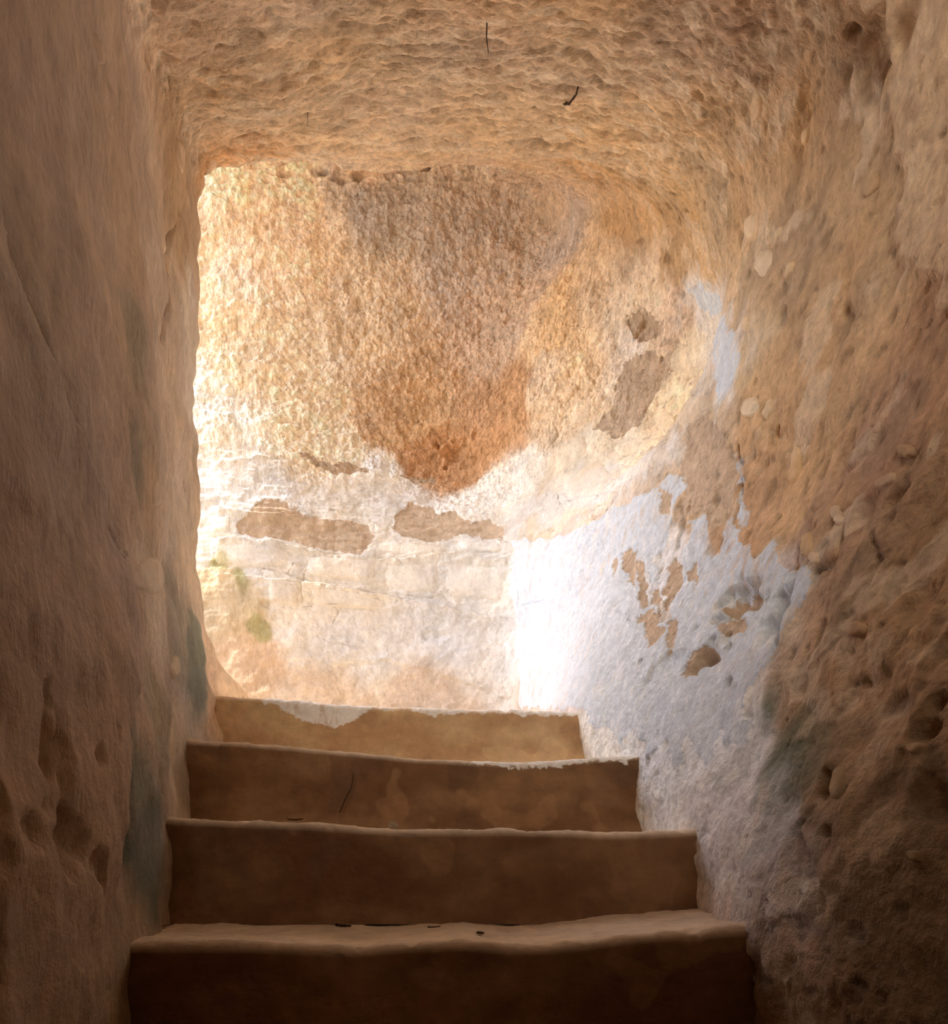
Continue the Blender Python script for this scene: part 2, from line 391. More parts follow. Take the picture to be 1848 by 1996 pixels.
# colours of the stone, plaster and growth, by place: (px, py, radius in m, (r, g, b))
def c8(*c):
    v = np.array([(k / 255.) ** 2.2 for k in c]); g = v @ (.3, .6, .1)
    v = (g + (v - g) * .86); v = .88 * (v / .88) ** .72
    return tuple(v)
TINT = [
 # left wall, grey brown
 (60,150,.25,c8(176,142,112)),(200,300,.25,c8(180,148,116)),(40,600,.15,c8(150,132,108)),(200,700,.2,c8(176,146,116)),(60,900,.2,c8(172,144,124)),(150,1200,.2,c8(178,148,120)),(60,1500,.2,c8(160,128,100)),
 (330,800,.15,c8(196,168,136)),(340,1000,.12,c8(200,174,142)),(370,700,.08,c8(214,194,166)),(290,1130,.06,c8(206,184,152)),(120,1800,.2,c8(158,126,96)),(270,740,.05,c8(128,116,92)),(262,860,.04,c8(130,118,94)),(270,1700,.05,c8(92,92,74)),
 (280,1600,.06,c8(112,110,90)),(240,1700,.035,c8(62,72,60)),(380,1300,.05,c8(112,116,100)),(300,1400,.05,c8(150,138,112)),(350,1500,.05,c8(190,164,124)),(430,1320,.07,c8(226,184,140)),(345,1200,.06,c8(150,136,112)),(230,1900,.07,c8(156,126,90)),
 (320,20,.1,c8(206,172,134)),(450,10,.1,c8(210,176,138)),
 # vault
 (450,120,.12,c8(176,140,98)),(520,200,.14,c8(196,160,116)),(700,100,.16,c8(196,160,116)),(950,60,.16,c8(190,152,112)),(1180,90,.15,c8(194,156,112)),(1380,50,.12,c8(160,124,96)),(480,280,.07,c8(208,150,92)),(700,250,.14,c8(206,168,124)),(950,250,.15,c8(200,164,120)),
 (1200,250,.15,c8(206,164,112)),(1350,330,.14,c8(200,154,98)),(1250,420,.1,c8(196,148,92)),(1330,470,.06,c8(176,132,80)),
 # far wall
 (450,380,.18,c8(255,208,152)),(520,500,.18,c8(252,210,162)),(420,560,.1,c8(255,220,172)),(720,330,.06,c8(226,164,104)),(740,410,.12,c8(176,154,132)),(860,480,.15,c8(206,178,150)),(980,470,.15,c8(214,184,154)),(760,600,.18,c8(232,196,150)),(560,680,.16,c8(250,218,170)),
 (900,640,.15,c8(212,170,130)),(990,600,.1,c8(214,172,130)),(1080,620,.08,c8(232,180,116)),(830,760,.12,c8(206,156,102)),(930,820,.12,c8(190,130,74)),(880,890,.08,c8(184,124,70)),(430,850,.14,c8(255,240,214)),(600,860,.1,c8(250,228,192)),
 (430,960,.12,c8(255,250,238)),(700,960,.1,c8(255,246,228)),(960,960,.08,c8(252,240,220)),(500,1090,.07,c8(252,242,224)),(800,1130,.15,c8(255,248,236)),(700,1230,.14,c8(255,246,232)),(920,1250,.12,c8(255,246,232)),(660,1350,.1,c8(234,204,172)),(850,1360,.1,c8(234,204,176)),
 (440,1180,.07,c8(222,192,142)),(470,1150,.03,c8(178,170,100)),(420,1100,.025,c8(180,166,96)),(505,1215,.02,c8(176,166,104)),(500,1290,.06,c8(226,186,146)),
 # recess on the right
 (1130,740,.08,c8(236,196,146)),(1150,560,.08,c8(234,192,140)),(1250,540,.08,c8(230,200,160)),(1330,720,.08,c8(236,206,158)),(1320,820,.08,c8(238,202,148)),(1180,900,.1,c8(244,220,180)),(1100,980,.07,c8(240,212,170)),(1330,600,.05,c8(210,170,130)),(1200,700,.05,c8(236,212,182)),
 # whitened lower right wall and slope beside the steps, tones also offsetting the local light
 (1080,1130,.1,c8(206,186,176)),(1230,1180,.1,c8(230,226,226)),(1110,1310,.1,c8(204,186,178)),(1400,1300,.1,c8(226,220,212)),(1300,1420,.08,c8(246,246,244)),(1420,1450,.07,c8(226,228,228)),(1200,1440,.06,c8(250,246,232)),(1300,1560,.07,c8(250,240,226)),(1380,1600,.06,c8(240,220,200)),
 (1480,1620,.05,c8(236,222,208)),(1530,1600,.04,c8(214,220,222)),(1430,1750,.07,c8(236,214,194)),(1560,1750,.06,c8(212,194,180)),(1560,1830,.07,c8(166,128,100)),(1560,1950,.08,c8(130,94,60)),
 (1490,1370,.03,c8(88,98,82)),(1540,1420,.045,c8(76,84,64)),(1560,1500,.045,c8(92,104,86)),(1530,1500,.03,c8(140,146,132)),(1605,1470,.04,c8(92,80,56)),(1500,1650,.018,c8(110,116,108)),(1572,1640,.018,c8(50,46,40)),(1590,1740,.025,c8(80,74,68)),
 # near right wall
 (1450,500,.1,c8(206,164,112)),(1500,400,.12,c8(196,150,98)),(1420,250,.12,c8(186,142,94)),(1560,300,.12,c8(184,138,88)),(1650,150,.1,c8(150,112,76)),(1680,500,.15,c8(186,142,92)),(1800,400,.12,c8(206,160,104)),(1800,100,.1,c8(196,152,100)),
 (1480,650,.07,c8(210,172,120)),(1500,760,.08,c8(206,156,100)),(1600,700,.15,c8(198,148,98)),(1750,750,.12,c8(178,130,88)),(1580,850,.1,c8(202,150,92)),(1480,950,.08,c8(190,140,94)),(1680,930,.1,c8(168,120,88)),(1800,1000,.1,c8(156,114,76)),
 (1600,1060,.06,c8(188,138,84)),(1600,1250,.1,c8(186,140,98)),(1720,1200,.1,c8(160,120,82)),(1800,1350,.1,c8(178,138,98)),(1680,1350,.08,c8(184,140,96)),(1760,1450,.1,c8(174,132,88)),(1650,1500,.05,c8(140,106,70)),(1750,1600,.08,c8(140,110,76)),
 (1700,1750,.1,c8(116,90,64)),(1800,1800,.1,c8(96,76,56)),(1650,1900,.1,c8(128,92,58)),(1800,1950,.1,c8(80,62,44)),(1390,880,.05,c8(196,158,118)),(1370,960,.04,c8(192,152,112)),(1350,1130,.03,c8(214,206,196)),
 (1560,1180,.04,c8(226,206,170)),(1545,1300,.05,c8(190,158,122)),
]
TP = hits([t[:2] for t in TINT])
TC = np.array([t[3] for t in TINT]); TR = np.array([t[2] for t in TINT])

def tint(P):
    """distance-weighted blend of the local stone colours"""
    W = np.zeros(len(P), np.float32); C = np.zeros((len(P), 3), np.float32)
    for p, c, r in zip(TP, TC, TR):
        d2 = ((P - p) ** 2).sum(1)
        w = np.exp(-d2 / (2 * (r * .75) ** 2)) / r + 1e-5 / (d2 + .01)
        W += w; C += w[:, None] * c
    return C / W[:, None]

def rock_detail(P, N, kind):
    """displacement along N (towards the passage), colour and mark distances"""
    n = len(P); x, y, z = P[:, 0], P[:, 1], P[:, 2]
    warp = np.stack([perlin(P * 14, 3) + .6 * perlin(P * 38, 4), perlin(P * 14, 5) + .6 * perlin(P * 38, 6), perlin(P * 14, 8)], 1) * .022
    white = np.full(n, .2, np.float32)
    for w in WHITE: white = np.minimum(white, w.sdf(P, warp))
    bare = np.full(n, .2, np.float32)
    for w in BARE: bare = np.minimum(bare, w.sdf(P, warp))
    wm = sstep(.004, -.004, white); bm = sstep(.004, -.004, bare)
    L = sstep(.06, -.06, x + .5 + (y - .8) * .28 + .12) * sstep(1.85, 1.75, y)                 # left wall
    C = sstep(.16, .0, ceil_z(x, y) - z) * (1 - L)                                              # vault
    B = sstep(2.25, 2.5, y)                                                                      # far wall
    top = sstep(1.95, 2.25, z + .25 * perlin(P * 3, 71))
    R = sstep(.25, .45, x) * (1 - C) * (1 - B)
    smooth = np.clip(wm * .75 + B * (1 - top) * .6, 0, .9)
    d = .022 * perlin(P * 2.3, 11) + .012 * perlin(P * 5.1, 12) * (1 - .3 * B)
    m1 = fbm(P * 11, 2, 21)
    d += .0085 * m1 * (1 - .4 * smooth)
    # chipped vault: strands running across
    Q = P * np.array([9, 24, 24]); cb = 1 - 2 * np.abs(fbm(Q, 3, 31))
    d += .0105 * cb * C
    # picked far wall
    pk = np.full(n, .75, np.float32); far = (B * top) > .01
    if far.any():
        pq = P[far] + np.stack([perlin(P[far] * 40, 45), perlin(P[far] * 40, 46), perlin(P[far] * 40, 47)], 1) * .008
        pk[far] = .9 * worley(pq * np.array([26, 26, 32]), 1) + .5 * worley(pq * 55, 2) + .5 * fbm(P[far] * 14, 2, 48)
    d += (-.015 * pk + .012) * B * top
    # ribbed plaster low on the far wall
    rb = fbm(P * np.array([7, 7, 42]), 3, 43)
    d += .006 * rb * B * (1 - top) * sstep(1.2, 1.7, z)
    d += .0035 * fbm(P * 26, 2, 44) * B * (1 - top)
    # left wall, upright streaks
    st = fbm(P * np.array([30, 34, 7]), 3, 51)
    d += .009 * st * L + .006 * sstep(.30, -.10, 1.8 - y) * L * fbm(P * np.array([12, 12, 16]), 2, 53)
    # right wall, pitted and flaked
    rp = fbm(P * np.array([20, 26, 16]), 3, 61)
    d += .0052 * rp * R * (1 - .45 * smooth)
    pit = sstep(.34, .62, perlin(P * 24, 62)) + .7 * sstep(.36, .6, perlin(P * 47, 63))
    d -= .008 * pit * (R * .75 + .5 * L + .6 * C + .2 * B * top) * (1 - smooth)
    flake = sstep(-.02, .02, fbm(P * 5, 3, 64) - .10)
    d += .004 * flake * (R + L) * (1 - wm)
    d += .0012 * perlin(P * 60, 65)
    d += .012 * perlin(P * 15, 66) * np.exp(-((y - 1.80) / .08) ** 2) * (x < -.6)
    d += .004 * wm - .006 * bm * (1 - .2 * B)
    led = sstep(.006, -.010, LEDGE.sdf(P, warp * .6)); d += .016 * led
    lin = np.zeros(n)
    for q in LINTEL: lin = np.maximum(lin, sstep(.01, -.012, q.sdf(P, warp)))
    d += .014 * lin
    dark = np.zeros(n, np.float32)
    for c in CRACK:
        di = c.dist(P, warp * .45); k = np.exp(-(di / c.w) ** 2)
        d -= c.d * k
    for (a, p) in zip(PIT, PITP):
        D = P - p; hr = (D[:, 0] ** 2 + D[:, 1] ** 2); q = hr / a[1] ** 2 + D[:, 2] ** 2 / a[2] ** 2
        m = q < 9
        if m.any(): d[m] -= (a[3] * np.exp(-(q[m] * (1 + 1.2 * perlin(P[m] * 30, 88))) ** 2 * .5)).astype(np.float32)
    for s in SCARP: d += s.disp(P, warp * .6)
    # colour
    wl = np.stack([perlin(P * 4, 91), perlin(P * 4, 92), perlin(P * 4, 93)], 1) * .09 + np.stack([perlin(P * 13, 94), perlin(P * 13, 95), perlin(P * 13, 96)], 1) * .035
    col = tint(P + wl)
    v = 1 + .16 * fbm(P * 9, 3, 97) + .10 * fbm(P * 40, 2, 98)
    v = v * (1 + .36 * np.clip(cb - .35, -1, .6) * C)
    # hollows darker and more ochre, proud grains paler
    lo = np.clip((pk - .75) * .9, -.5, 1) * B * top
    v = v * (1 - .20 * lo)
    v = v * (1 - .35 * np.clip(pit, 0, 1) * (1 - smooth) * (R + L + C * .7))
    warm = .12 * fbm(P * 3.2, 2, 99) + .05 * lo
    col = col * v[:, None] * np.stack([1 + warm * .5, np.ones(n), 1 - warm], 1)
    g = fbm(P * 6, 3, 101)
    gm = (sstep(.12, .5, g) * (L * .5 + R * .35 + C * .2) * (1 - wm))[:, None]
    col = col * (1 - gm) + gm * np.array(c8(118, 98, 76))
    pale = (sstep(.22, .42, fbm(P * 8, 3, 103)) * (R * .5 + L * .25) * (1 - wm))[:, None]
    col = col * (1 - pale) + pale * np.array(c8(222, 190, 150))
    fleck = (sstep(.18, .34, fbm(P * np.array([10, 26, 26]), 3, 105)) * C * .55)[:, None]
    col = col * (1 - fleck) + fleck * np.array(c8(232, 204, 164))
    lp = (lin * .6)[:, None]; col = col * (1 - lp) + lp * np.array(c8(206, 166, 124))
    # colour of worn spots and of the wash
    thin = np.full(n, .2)
    for q in THIN: thin = np.minimum(thin, q.sdf(P, warp))
    tw = (sstep(.05, -.06, thin + .07 * fbm(P * np.array([16, 16, 9]), 3, 107)) * (1 - gm[:, 0]) * .62)[:, None]
    col = col * (1 - tw) + tw * np.array((.84, .845, .85)) * (1 + .08 * fbm(P * 30, 2, 108))[:, None]
    col = col * (1 - .24 * B * (1 - top))[:, None] * (1 + .12 * st * L)[:, None]  # far wall foot darkened in colour to offset strong light; left wall streaks
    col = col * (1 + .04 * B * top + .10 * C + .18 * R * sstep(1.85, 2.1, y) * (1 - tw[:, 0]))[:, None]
    bc = np.array(c8(178, 148, 116)); rr = (R * 1.0)[:, None]
    bcol = bc * (1 - rr) + rr * np.array(c8(184, 150, 116)); bcol = bcol * v[:, None]
    rough = np.clip(.7 + .7 * B * top + .4 * C + .35 * R - .2 * smooth, .35, 1.5)
    return d, np.clip(col, .01, .95), np.clip(bcol, .01, .9), white, bare, rough

# ------------------------------------------------------------------ materials
def new_mat(name):
    m = bpy.data.materials.new(name); m.use_nodes = True; nt = m.node_tree; nt.nodes.clear()
    o = nt.nodes.new('ShaderNodeOutputMaterial'); b = nt.nodes.new('ShaderNodeBsdfPrincipled')
    b.inputs['Roughness'].default_value = .92; b.inputs['Specular IOR Level'].default_value = .12
    nt.links.new(b.outputs[0], o.inputs[0]); return m, nt, b

def N(nt, t, **kw):
    n = nt.nodes.new(t)
    for k, v in kw.items(): setattr(n, k, v)
    return n

def noise(nt, co, scale, detail=4, rough=.6, vec_scale=None):
    if vec_scale:
        mp = N(nt, 'ShaderNodeMapping'); mp.inputs['Scale'].default_value = vec_scale
        nt.links.new(co, mp.inputs['Vector']); co = mp.outputs[0]
    n = N(nt, 'ShaderNodeTexNoise'); n.inputs['Scale'].default_value = scale
    n.inputs['Detail'].default_value = detail; n.inputs['Roughness'].default_value = rough
    nt.links.new(co, n.inputs['Vector']); return n.outputs['Fac']

def math_(nt, op, a, b=None, c=None, clamp=False):
    n = N(nt, 'ShaderNodeMath', operation=op, use_clamp=clamp)
    for i, v in enumerate((a, b, c)):
        if v is None: continue
        if isinstance(v, (int, float)): n.inputs[i].default_value = v
        else: nt.links.new(v, n.inputs[i])
    return n.outputs[0]

def mix(nt, f, a, b, mode='MIX'):
    n = N(nt, 'ShaderNodeMix', data_type='RGBA', blend_type=mode)
    for s, v in ((n.inputs[0], f), (n.inputs[6], a), (n.inputs[7], b)):
        if isinstance(v, (int, float)): s.default_value = v
        elif isinstance(v, tuple): s.default_value = (*v, 1)
        else: nt.links.new(v, s)
    return n.outputs[2]

def ramp(nt, v, a, b):
    n = N(nt, 'ShaderNodeMapRange', interpolation_type='SMOOTHSTEP')
    n.inputs[1].default_value = a; n.inputs[2].default_value = b
    nt.links.new(v, n.inputs[0]); return n.outputs[0]

def rock_material(name, streak, white=(.64, .685, .74)):
    m, nt, b = new_mat(name)
    co = N(nt, 'ShaderNodeNewGeometry').outputs['Position']
    at = lambda nm, out: N(nt, 'ShaderNodeAttribute', attribute_name=nm).outputs[out]
    col, bcol, wh, ba, ro = at('stone', 'Color'), at('worn', 'Color'), at('wash', 'Fac'), at('bare', 'Fac'), at('grit', 'Fac')
    f1 = noise(nt, co, 90, 5, .65); f2 = noise(nt, co, 34, 5, .65, streak); f3 = noise(nt, co, 260, 3, .6)
    edge = math_(nt, 'MULTIPLY', math_(nt, 'SUBTRACT', f1, .5), .030)
    wm = ramp(nt, math_(nt, 'ADD', wh, edge), .0025, -.0025)
    thin = ramp(nt, f2, .70, .58)                      # the wash is worn thin in places
    streaks = noise(nt, co, 26, 6, .7, (1.5, 1.5, .4))
    thin = math_(nt, 'MULTIPLY', ramp(nt, streaks, .66, .46), thin)
    wm = math_(nt, 'MULTIPLY', wm, math_(nt, 'MULTIPLY_ADD', thin, .6, .4))
    bm = ramp(nt, math_(nt, 'ADD', ba, edge), .0025, -.0025)
    c = mix(nt, wm, col, white); c = mix(nt, bm, c, bcol)
    v = math_(nt, 'ADD', math_(nt, 'MULTIPLY', math_(nt, 'SUBTRACT', f2, .5), .9), math_(nt, 'MULTIPLY', math_(nt, 'SUBTRACT', f1, .5), .7))
    v = math_(nt, 'MULTIPLY_ADD', math_(nt, 'MULTIPLY', v, ro), 1.0, 1.0)
    cc = N(nt, 'ShaderNodeCombineColor'); [nt.links.new(v, cc.inputs[i]) for i in range(3)]
    c = mix(nt, 1.0, c, cc.outputs[0], 'MULTIPLY')
    nt.links.new(c, b.inputs['Base Color'])
    h = math_(nt, 'MULTIPLY_ADD', f2, 1.4, math_(nt, 'MULTIPLY_ADD', f1, .6, math_(nt, 'MULTIPLY', f3, .16)))
    vo = N(nt, 'ShaderNodeTexVoronoi'); vo.inputs['Scale'].default_value = 75; nt.links.new(co, vo.inputs['Vector'])
    h = math_(nt, 'MULTIPLY_ADD', math_(nt, 'MULTIPLY', vo.outputs['Distance'], ro), -.35, h)
    bp = N(nt, 'ShaderNodeBump'); bp.inputs['Distance'].default_value = .0085
    nt.links.new(h, bp.inputs['Height']); nt.links.new(math_(nt, 'MULTIPLY', ro, .95, clamp=True), bp.inputs['Strength'])
    nt.links.new(bp.outputs[0], b.inputs['Normal'])
    return m

M_LEFT = rock_material('left_rock', (1.4, 1.4, .35))
M_RIGHT = rock_material('right_rock', (1.2, 1.3, .7))
M_VAULT = rock_material('vault_rock', (.6, 1.5, 1.5))
M_FAR = rock_material('far_rock', (1.3, 1.3, 1.3))
M_FLOOR = rock_material('floor_rock', (1, 1, 1))

def make_mesh(name, verts, faces, mat, parent=None, attrs=None, smooth=True):
    me = bpy.data.meshes.new(name)
    verts = np.ascontiguousarray(verts, np.float32); faces = np.ascontiguousarray(faces, np.int32)
    me.vertices.add(len(verts)); me.vertices.foreach_set('co', verts.ravel())
    k = faces.shape[1]
    me.loops.add(faces.size); me.loops.foreach_set('vertex_index', faces.ravel())
    me.polygons.add(len(faces)); me.polygons.foreach_set('loop_start', np.arange(0, faces.size, k, dtype=np.int32))
    me.polygons.foreach_set('loop_total', np.full(len(faces), k, np.int32))
    me.update(calc_edges=True); me.validate()
    if smooth: me.polygons.foreach_set('use_smooth', np.ones(len(me.polygons), bool))
    if attrs:
        for nm, a in attrs.items():
            if a.ndim == 2:
                at = me.attributes.new(nm, 'FLOAT_COLOR', 'POINT')
                at.data.foreach_set('color', np.hstack([a, np.ones((len(a), 1))]).astype(np.float32).ravel())
            else:
                at = me.attributes.new(nm, 'FLOAT', 'POINT'); at.data.foreach_set('value', a.astype(np.float32))
    me.materials.append(mat)
    o = bpy.data.objects.new(name, me); COL.objects.link(o)
    if parent: o.parent = parent
    return o

def settle(P, it=2):
    for _ in range(it):
        f0, g = grad(P); P = P - g * (f0 / np.maximum((g * g).sum(1), .2))[:, None]
    f0, g = grad(P)
    return P, -g / np.maximum(np.linalg.norm(g, axis=1), 1e-6)[:, None]

def surfaced(P):
    P, Nn = settle(P)
    d, col, bcol, wh, ba, ro = rock_detail(P, Nn, None)
    return P + Nn * d[:, None], Nn, dict(stone=col, worn=bcol, wash=wh, bare=ba, grit=ro)

# which surface each coarse face belongs to
ctr = cv[quads].mean(1)
r, l, c, b, f, back, tj, tfloor, troof, tr = parts_of(ctr)
E = np.stack([r, np.maximum(l, -.5 * np.ones_like(l)), c, b, f, back], 1)
which = E.argmax(1)          # 0 right, 1 left, 2 vault, 3 far, 4 floor, 5 behind
trench = (ctr[:, 1] > 1.72) & (F(ctr) > -.05) & (np.minimum(tj, 9) > -.08) & (b < -.06)
which[trench & (tj > -.08) & (c > -.02)] = 1
which[(which == 2) & (tj > -.03) & (c > .02)] = 1
outer = (ctr[:, 0] < -1.0) & (ctr[:, 1] > 1.7)
which[outer & (b < -.05) & (tj > -.05)] = 1
which[outer & (b < -.05) & (tfloor > -.05)] = 4
which[outer & (troof > -.1)] = 2
names = {0: 'wall_right', 1: 'wall_left', 2: 'ceiling', 3: 'wall_back', 4: 'floor', 5: 'wall_front'}
mats = {0: M_RIGHT, 1: M_LEFT, 2: M_VAULT, 3: M_FAR, 4: M_FLOOR, 5: M_FLOOR}
cy = np.maximum(ctr[:, 1], .05)
ppx = CX + FPX * ctr[:, 0] / cy; ppy = HY - FPX * (ctr[:, 2] - CZ) / cy
near_view = (ctr[:, 1] > .33) & (ppx > -330) & (ppx < 2010) & (ppy > -200) & (ppy < 2150)
SUBD = 6
def tess(q, n):
    a = np.linspace(0, 1, n + 1); U, Vv = np.meshgrid(a, a, indexing='ij')
    w = np.stack([(1 - U) * (1 - Vv), U * (1 - Vv), U * Vv, (1 - U) * Vv], -1).reshape(-1, 4)
    P = np.einsum('kc,qcd->qkd', w, cv[q]).reshape(-1, 3)
    i, j = np.meshgrid(np.arange(n), np.arange(n), indexing='ij'); k = (i * (n + 1) + j).ravel()
    fl = np.stack([k, k + n + 1, k + n + 2, k + 1], 1)
    Fc = (np.arange(len(q))[:, None, None] * (n + 1) ** 2 + fl[None]).reshape(-1, 4)
    key = np.round(P * 4e4).astype(np.int64) + 200000
    key = (key[:, 0] << 42) | (key[:, 1] << 21) | key[:, 2]
    _, first, inv = np.unique(key, return_index=True, return_inverse=True)
    return P[first], inv.ravel()[Fc]
WALLS = {}
for k, nm in names.items():
    Ps, Fs, off = [], [], 0
    for sel, n in ((near_view, {1: 5, 3: 8, 4: 2}.get(k, SUBD)), (~near_view, 2)):
        q = quads[(which == k) & sel]
        if len(q):
            P, Fc = tess(q, n); Ps.append(P); Fs.append(Fc + off); off += len(P)
    if not Ps: continue
    P, Nn, at_ = surfaced(np.concatenate(Ps))
    # unseen backing skin added to stop light leaks, 7 cm behind the worked face
    q = quads[which == k]; uq, inv = np.unique(q, return_inverse=True)
    B0, Bn = settle(cv[uq], 1); B0 = B0 - Bn * .07
    fill = {nm_: (np.full((len(B0), 3), .3) if a.ndim == 2 else np.full(len(B0), .2)) for nm_, a in at_.items()}
    at_ = {nm_: np.concatenate([a, fill[nm_]]) for nm_, a in at_.items()}
    Fs.append(inv.reshape(q.shape)[:, ::-1] + len(P))
    o = make_mesh(nm, np.vstack([P, B0]), np.concatenate(Fs), mats[k], attrs=at_)
    o['kind'] = 'structure'; WALLS[k] = o


# ------------------------------------------------------------------ stones set in the walls
def stone(pix, wall, height, tone, gritty=.5, power=3.0, blend=.6):
    W = hits(pix); c, u, v, n = frame_of(W)
    q = np.stack([(W - c) @ u, (W - c) @ v], 1); A = 26; R = 9
    seg = np.linalg.norm(np.roll(q, -1, 0) - q, axis=1); cum = np.concatenate([[0], np.cumsum(seg)])
    t = np.linspace(0, cum[-1], A, endpoint=False); qq = np.vstack([q, q[:1]])
    ring = np.stack([np.interp(t, cum, qq[:, 0]), np.interp(t, cum, qq[:, 1])], 1)
    ring = .5 * ring + .25 * (np.roll(ring, 1, 0) + np.roll(ring, -1, 0))
    cc = ring.mean(0); rr = np.linspace(0, 1, R + 1)[1:] ** .7
    pts = np.vstack([cc[None]] + [cc + (ring - cc) * k for k in rr]); tt = np.concatenate([[0]] + [np.full(A, k) for k in rr])
    P = c + pts[:, :1] * u + pts[:, 1:] * v
    P, Nn = settle(P, 4)
    d, col, bcol, wh, ba, ro = rock_detail(P, Nn, None)
    d = d * tt ** 2 + (.45 * d + .55 * d.mean()) * (1 - tt ** 2)
    d += height * (1 - tt ** (2 * power)) - .007 * tt ** 8 + .12 * height * perlin(P * 35, 5)
    col = (1 - blend) * col + blend * np.array(tone) * (1 + .15 * perlin(P * 30, 9))[:, None]
    F3 = [(0, 1 + k, 1 + (k + 1) % A) for k in range(A)]
    for r_ in range(R - 1):
        for k in range(A):
            a, b_ = 1 + r_ * A + k, 1 + r_ * A + (k + 1) % A
            F3 += [(a, a + A, b_ + A), (a, b_ + A, b_)]
    return make_mesh('stone', P + Nn * d[:, None], np.array(F3), wall.data.materials[0], wall,
                     dict(stone=np.clip(col, .02, .95), worn=bcol, wash=np.where(wh < .2, wh, .2), bare=np.full(len(P), .2), grit=ro * gritty))

def oval(x, y, a, b_, tilt=0, k=9):
    t = np.linspace(0, 2 * np.pi, k, endpoint=False); r_ = 1 + .16 * np.sin(t * 2.3 + x) + .08 * np.sin(t * 4 + y)
    ct, s_ = math.cos(tilt), math.sin(tilt)
    return [(x + r_[i] * (a * np.cos(t[i]) * ct - b_ * np.sin(t[i]) * s_), y + r_[i] * (a * np.cos(t[i]) * s_ + b_ * np.sin(t[i]) * ct)) for i in range(k)]

wr, wl_, wb = WALLS[0], WALLS[1], WALLS[3]
for a in [(1466,795,19,24,0,(226,204,166)),(1505,800,11,22,.2,(222,190,140)),(1490,512,17,36,.25,(224,196,152)),(1522,455,8,20,.4,(214,180,130)),(1458,440,15,30,.2,(218,188,140)),
          (1458,632,10,20,.2,(216,178,126)),(1556,530,7,20,.45,(216,178,128)),(1582,1062,17,28,.1,(190,144,84)),(1602,1092,12,16,0,(200,160,116)),(1642,1530,16,40,-.1,(150,128,90)),
          (1790,1670,13,14,0,(166,138,92)),(1412,330,9,26,.1,(222,190,146)),(1700,360,14,26,.3,(176,136,92)),(1570,265,8,22,.3,(206,164,110)),(1640,1005,9,26,-.3,(206,176,140)),(1735,940,26,16,-.4,(172,140,104)),
          (1680,1230,20,16,0,(160,122,84)),(1800,1460,16,18,0,(178,142,102)),(1770,880,22,14,.2,(160,122,84)),(1550,905,12,40,.2,(206,158,98)),(1480,200,14,34,.1,(204,164,112))]:
    stone(oval(*a[:5]), wr, .007, c8(*a[5]), .5)
for a in [(290,1122,30,46,.1,(210,188,156)),(335,1300,9,26,0,(200,176,140)),(222,1075,8,12,0,(206,186,160)),(300,960,14,30,0,(190,166,134)),(345,300,10,40,0,(208,174,134)),(200,100,12,30,0,(186,150,116))]:
    stone(oval(*a[:5]), wl_, .008, c8(*a[5]), .6)
cream = c8(250,234,210)
for pix, h in [([(412,1066),(470,1066),(560,1072),(588,1084),(560,1108),(480,1112),(412,1102)], .010), ([(596,1086),(690,1096),(742,1104),(735,1140),(660,1134),(592,1122)], .014),
               ([(748,1106),(860,1098),(852,1156),(800,1160),(744,1144)], .013), ([(868,1094),(985,1100),(988,1172),(930,1168),(862,1156)], .012),
               ([(524,1128),(590,1142),(580,1184),(522,1180)], .010), ([(600,1146),(700,1160),(768,1176),(755,1192),(602,1182)], .009),
               ([(890,1054),(980,1056),(982,1074),(890,1072)], .010), ([(728,1056),(800,1062),(880,1064),(872,1078),(800,1086),(730,1074)], .009),
               ([(412,1010),(455,1010),(452,1044),(412,1044)], .008), ([(728,1024),(762,1022),(758,1042),(730,1040)], .007)]:
    stone(pix, wb, h * .8, cream, .9, 2.2, .15)
warm_c = c8(238,206,158)
for pix in [[(1090,925),(1170,890),(1200,930),(1180,962),(1096,972)],[(1210,900),(1300,865),(1325,885),(1270,922),(1215,945)],[(1262,806),(1302,792),(1325,838),(1278,830)],
            [(1332,790),(1384,772),(1380,800),(1340,845),(1322,820)],[(1290,748),(1384,758),(1378,768),(1320,776),(1266,788)],[(1302,676),(1368,650),(1385,738),(1300,722)],
            [(1077,872),(1140,842),(1150,880),(1082,928)],[(1112,802),(1168,764),(1150,820),(1112,838)],[(1190,870),(1245,850),(1300,848),(1280,864),(1205,895)],[(1100,990),(1190,972),(1150,998),(1096,1016)]]:
    stone(pix, wr, .009, warm_c, .9, 2.2, .25)

# ------------------------------------------------------------------ the steps
M_STEP = rock_material('step_plaster', (.7, 1, 1.4), white=c8(236,232,226))
stairs = bpy.data.objects.new('staircase', None); COL.objects.link(stairs)
stairs.location = (-.05, .87, 0)
stairs['label'] = 'flight of worn brown plastered steps climbing between the rock walls to the bright landing'
stairs['category'] = 'stairs'

def at(px, py, y):
    return ((px - CX) / FPX * y, y, CZ + (HY - py) / FPX * y)

STEPS = [ # depth, next depth, z below, top edge (px, py), bow of the front (px, dy), left/right end px
    (.87, 1.17, -.06, [(200,1838),(250,1838),(450,1838),(580,1842),(700,1848),(800,1838),(900,1832),(1000,1846),(1100,1838),(1200,1826),(1300,1815),(1400,1812),(1490,1802),(1540,1796)], 0),
    (1.17, 1.47, .17, [(280,1592),(325,1594),(420,1598),(600,1604),(700,1612),(800,1616),(1000,1616),(1200,1622),(1300,1620),(1360,1616),(1400,1610)], 0),
    (1.47, 1.77, .36, [(330,1438),(368,1440),(450,1444),(560,1452),(700,1464),(800,1472),(900,1480),(1000,1484),(1080,1480),(1180,1474),(1240,1470),(1280,1466)], .02),
    (1.77, 2.10, .55, [(400,1354),(430,1355),(500,1358),(560,1362),(640,1372),(750,1377),(900,1381),(1060,1383),(1145,1385),(1180,1386)], 0)]
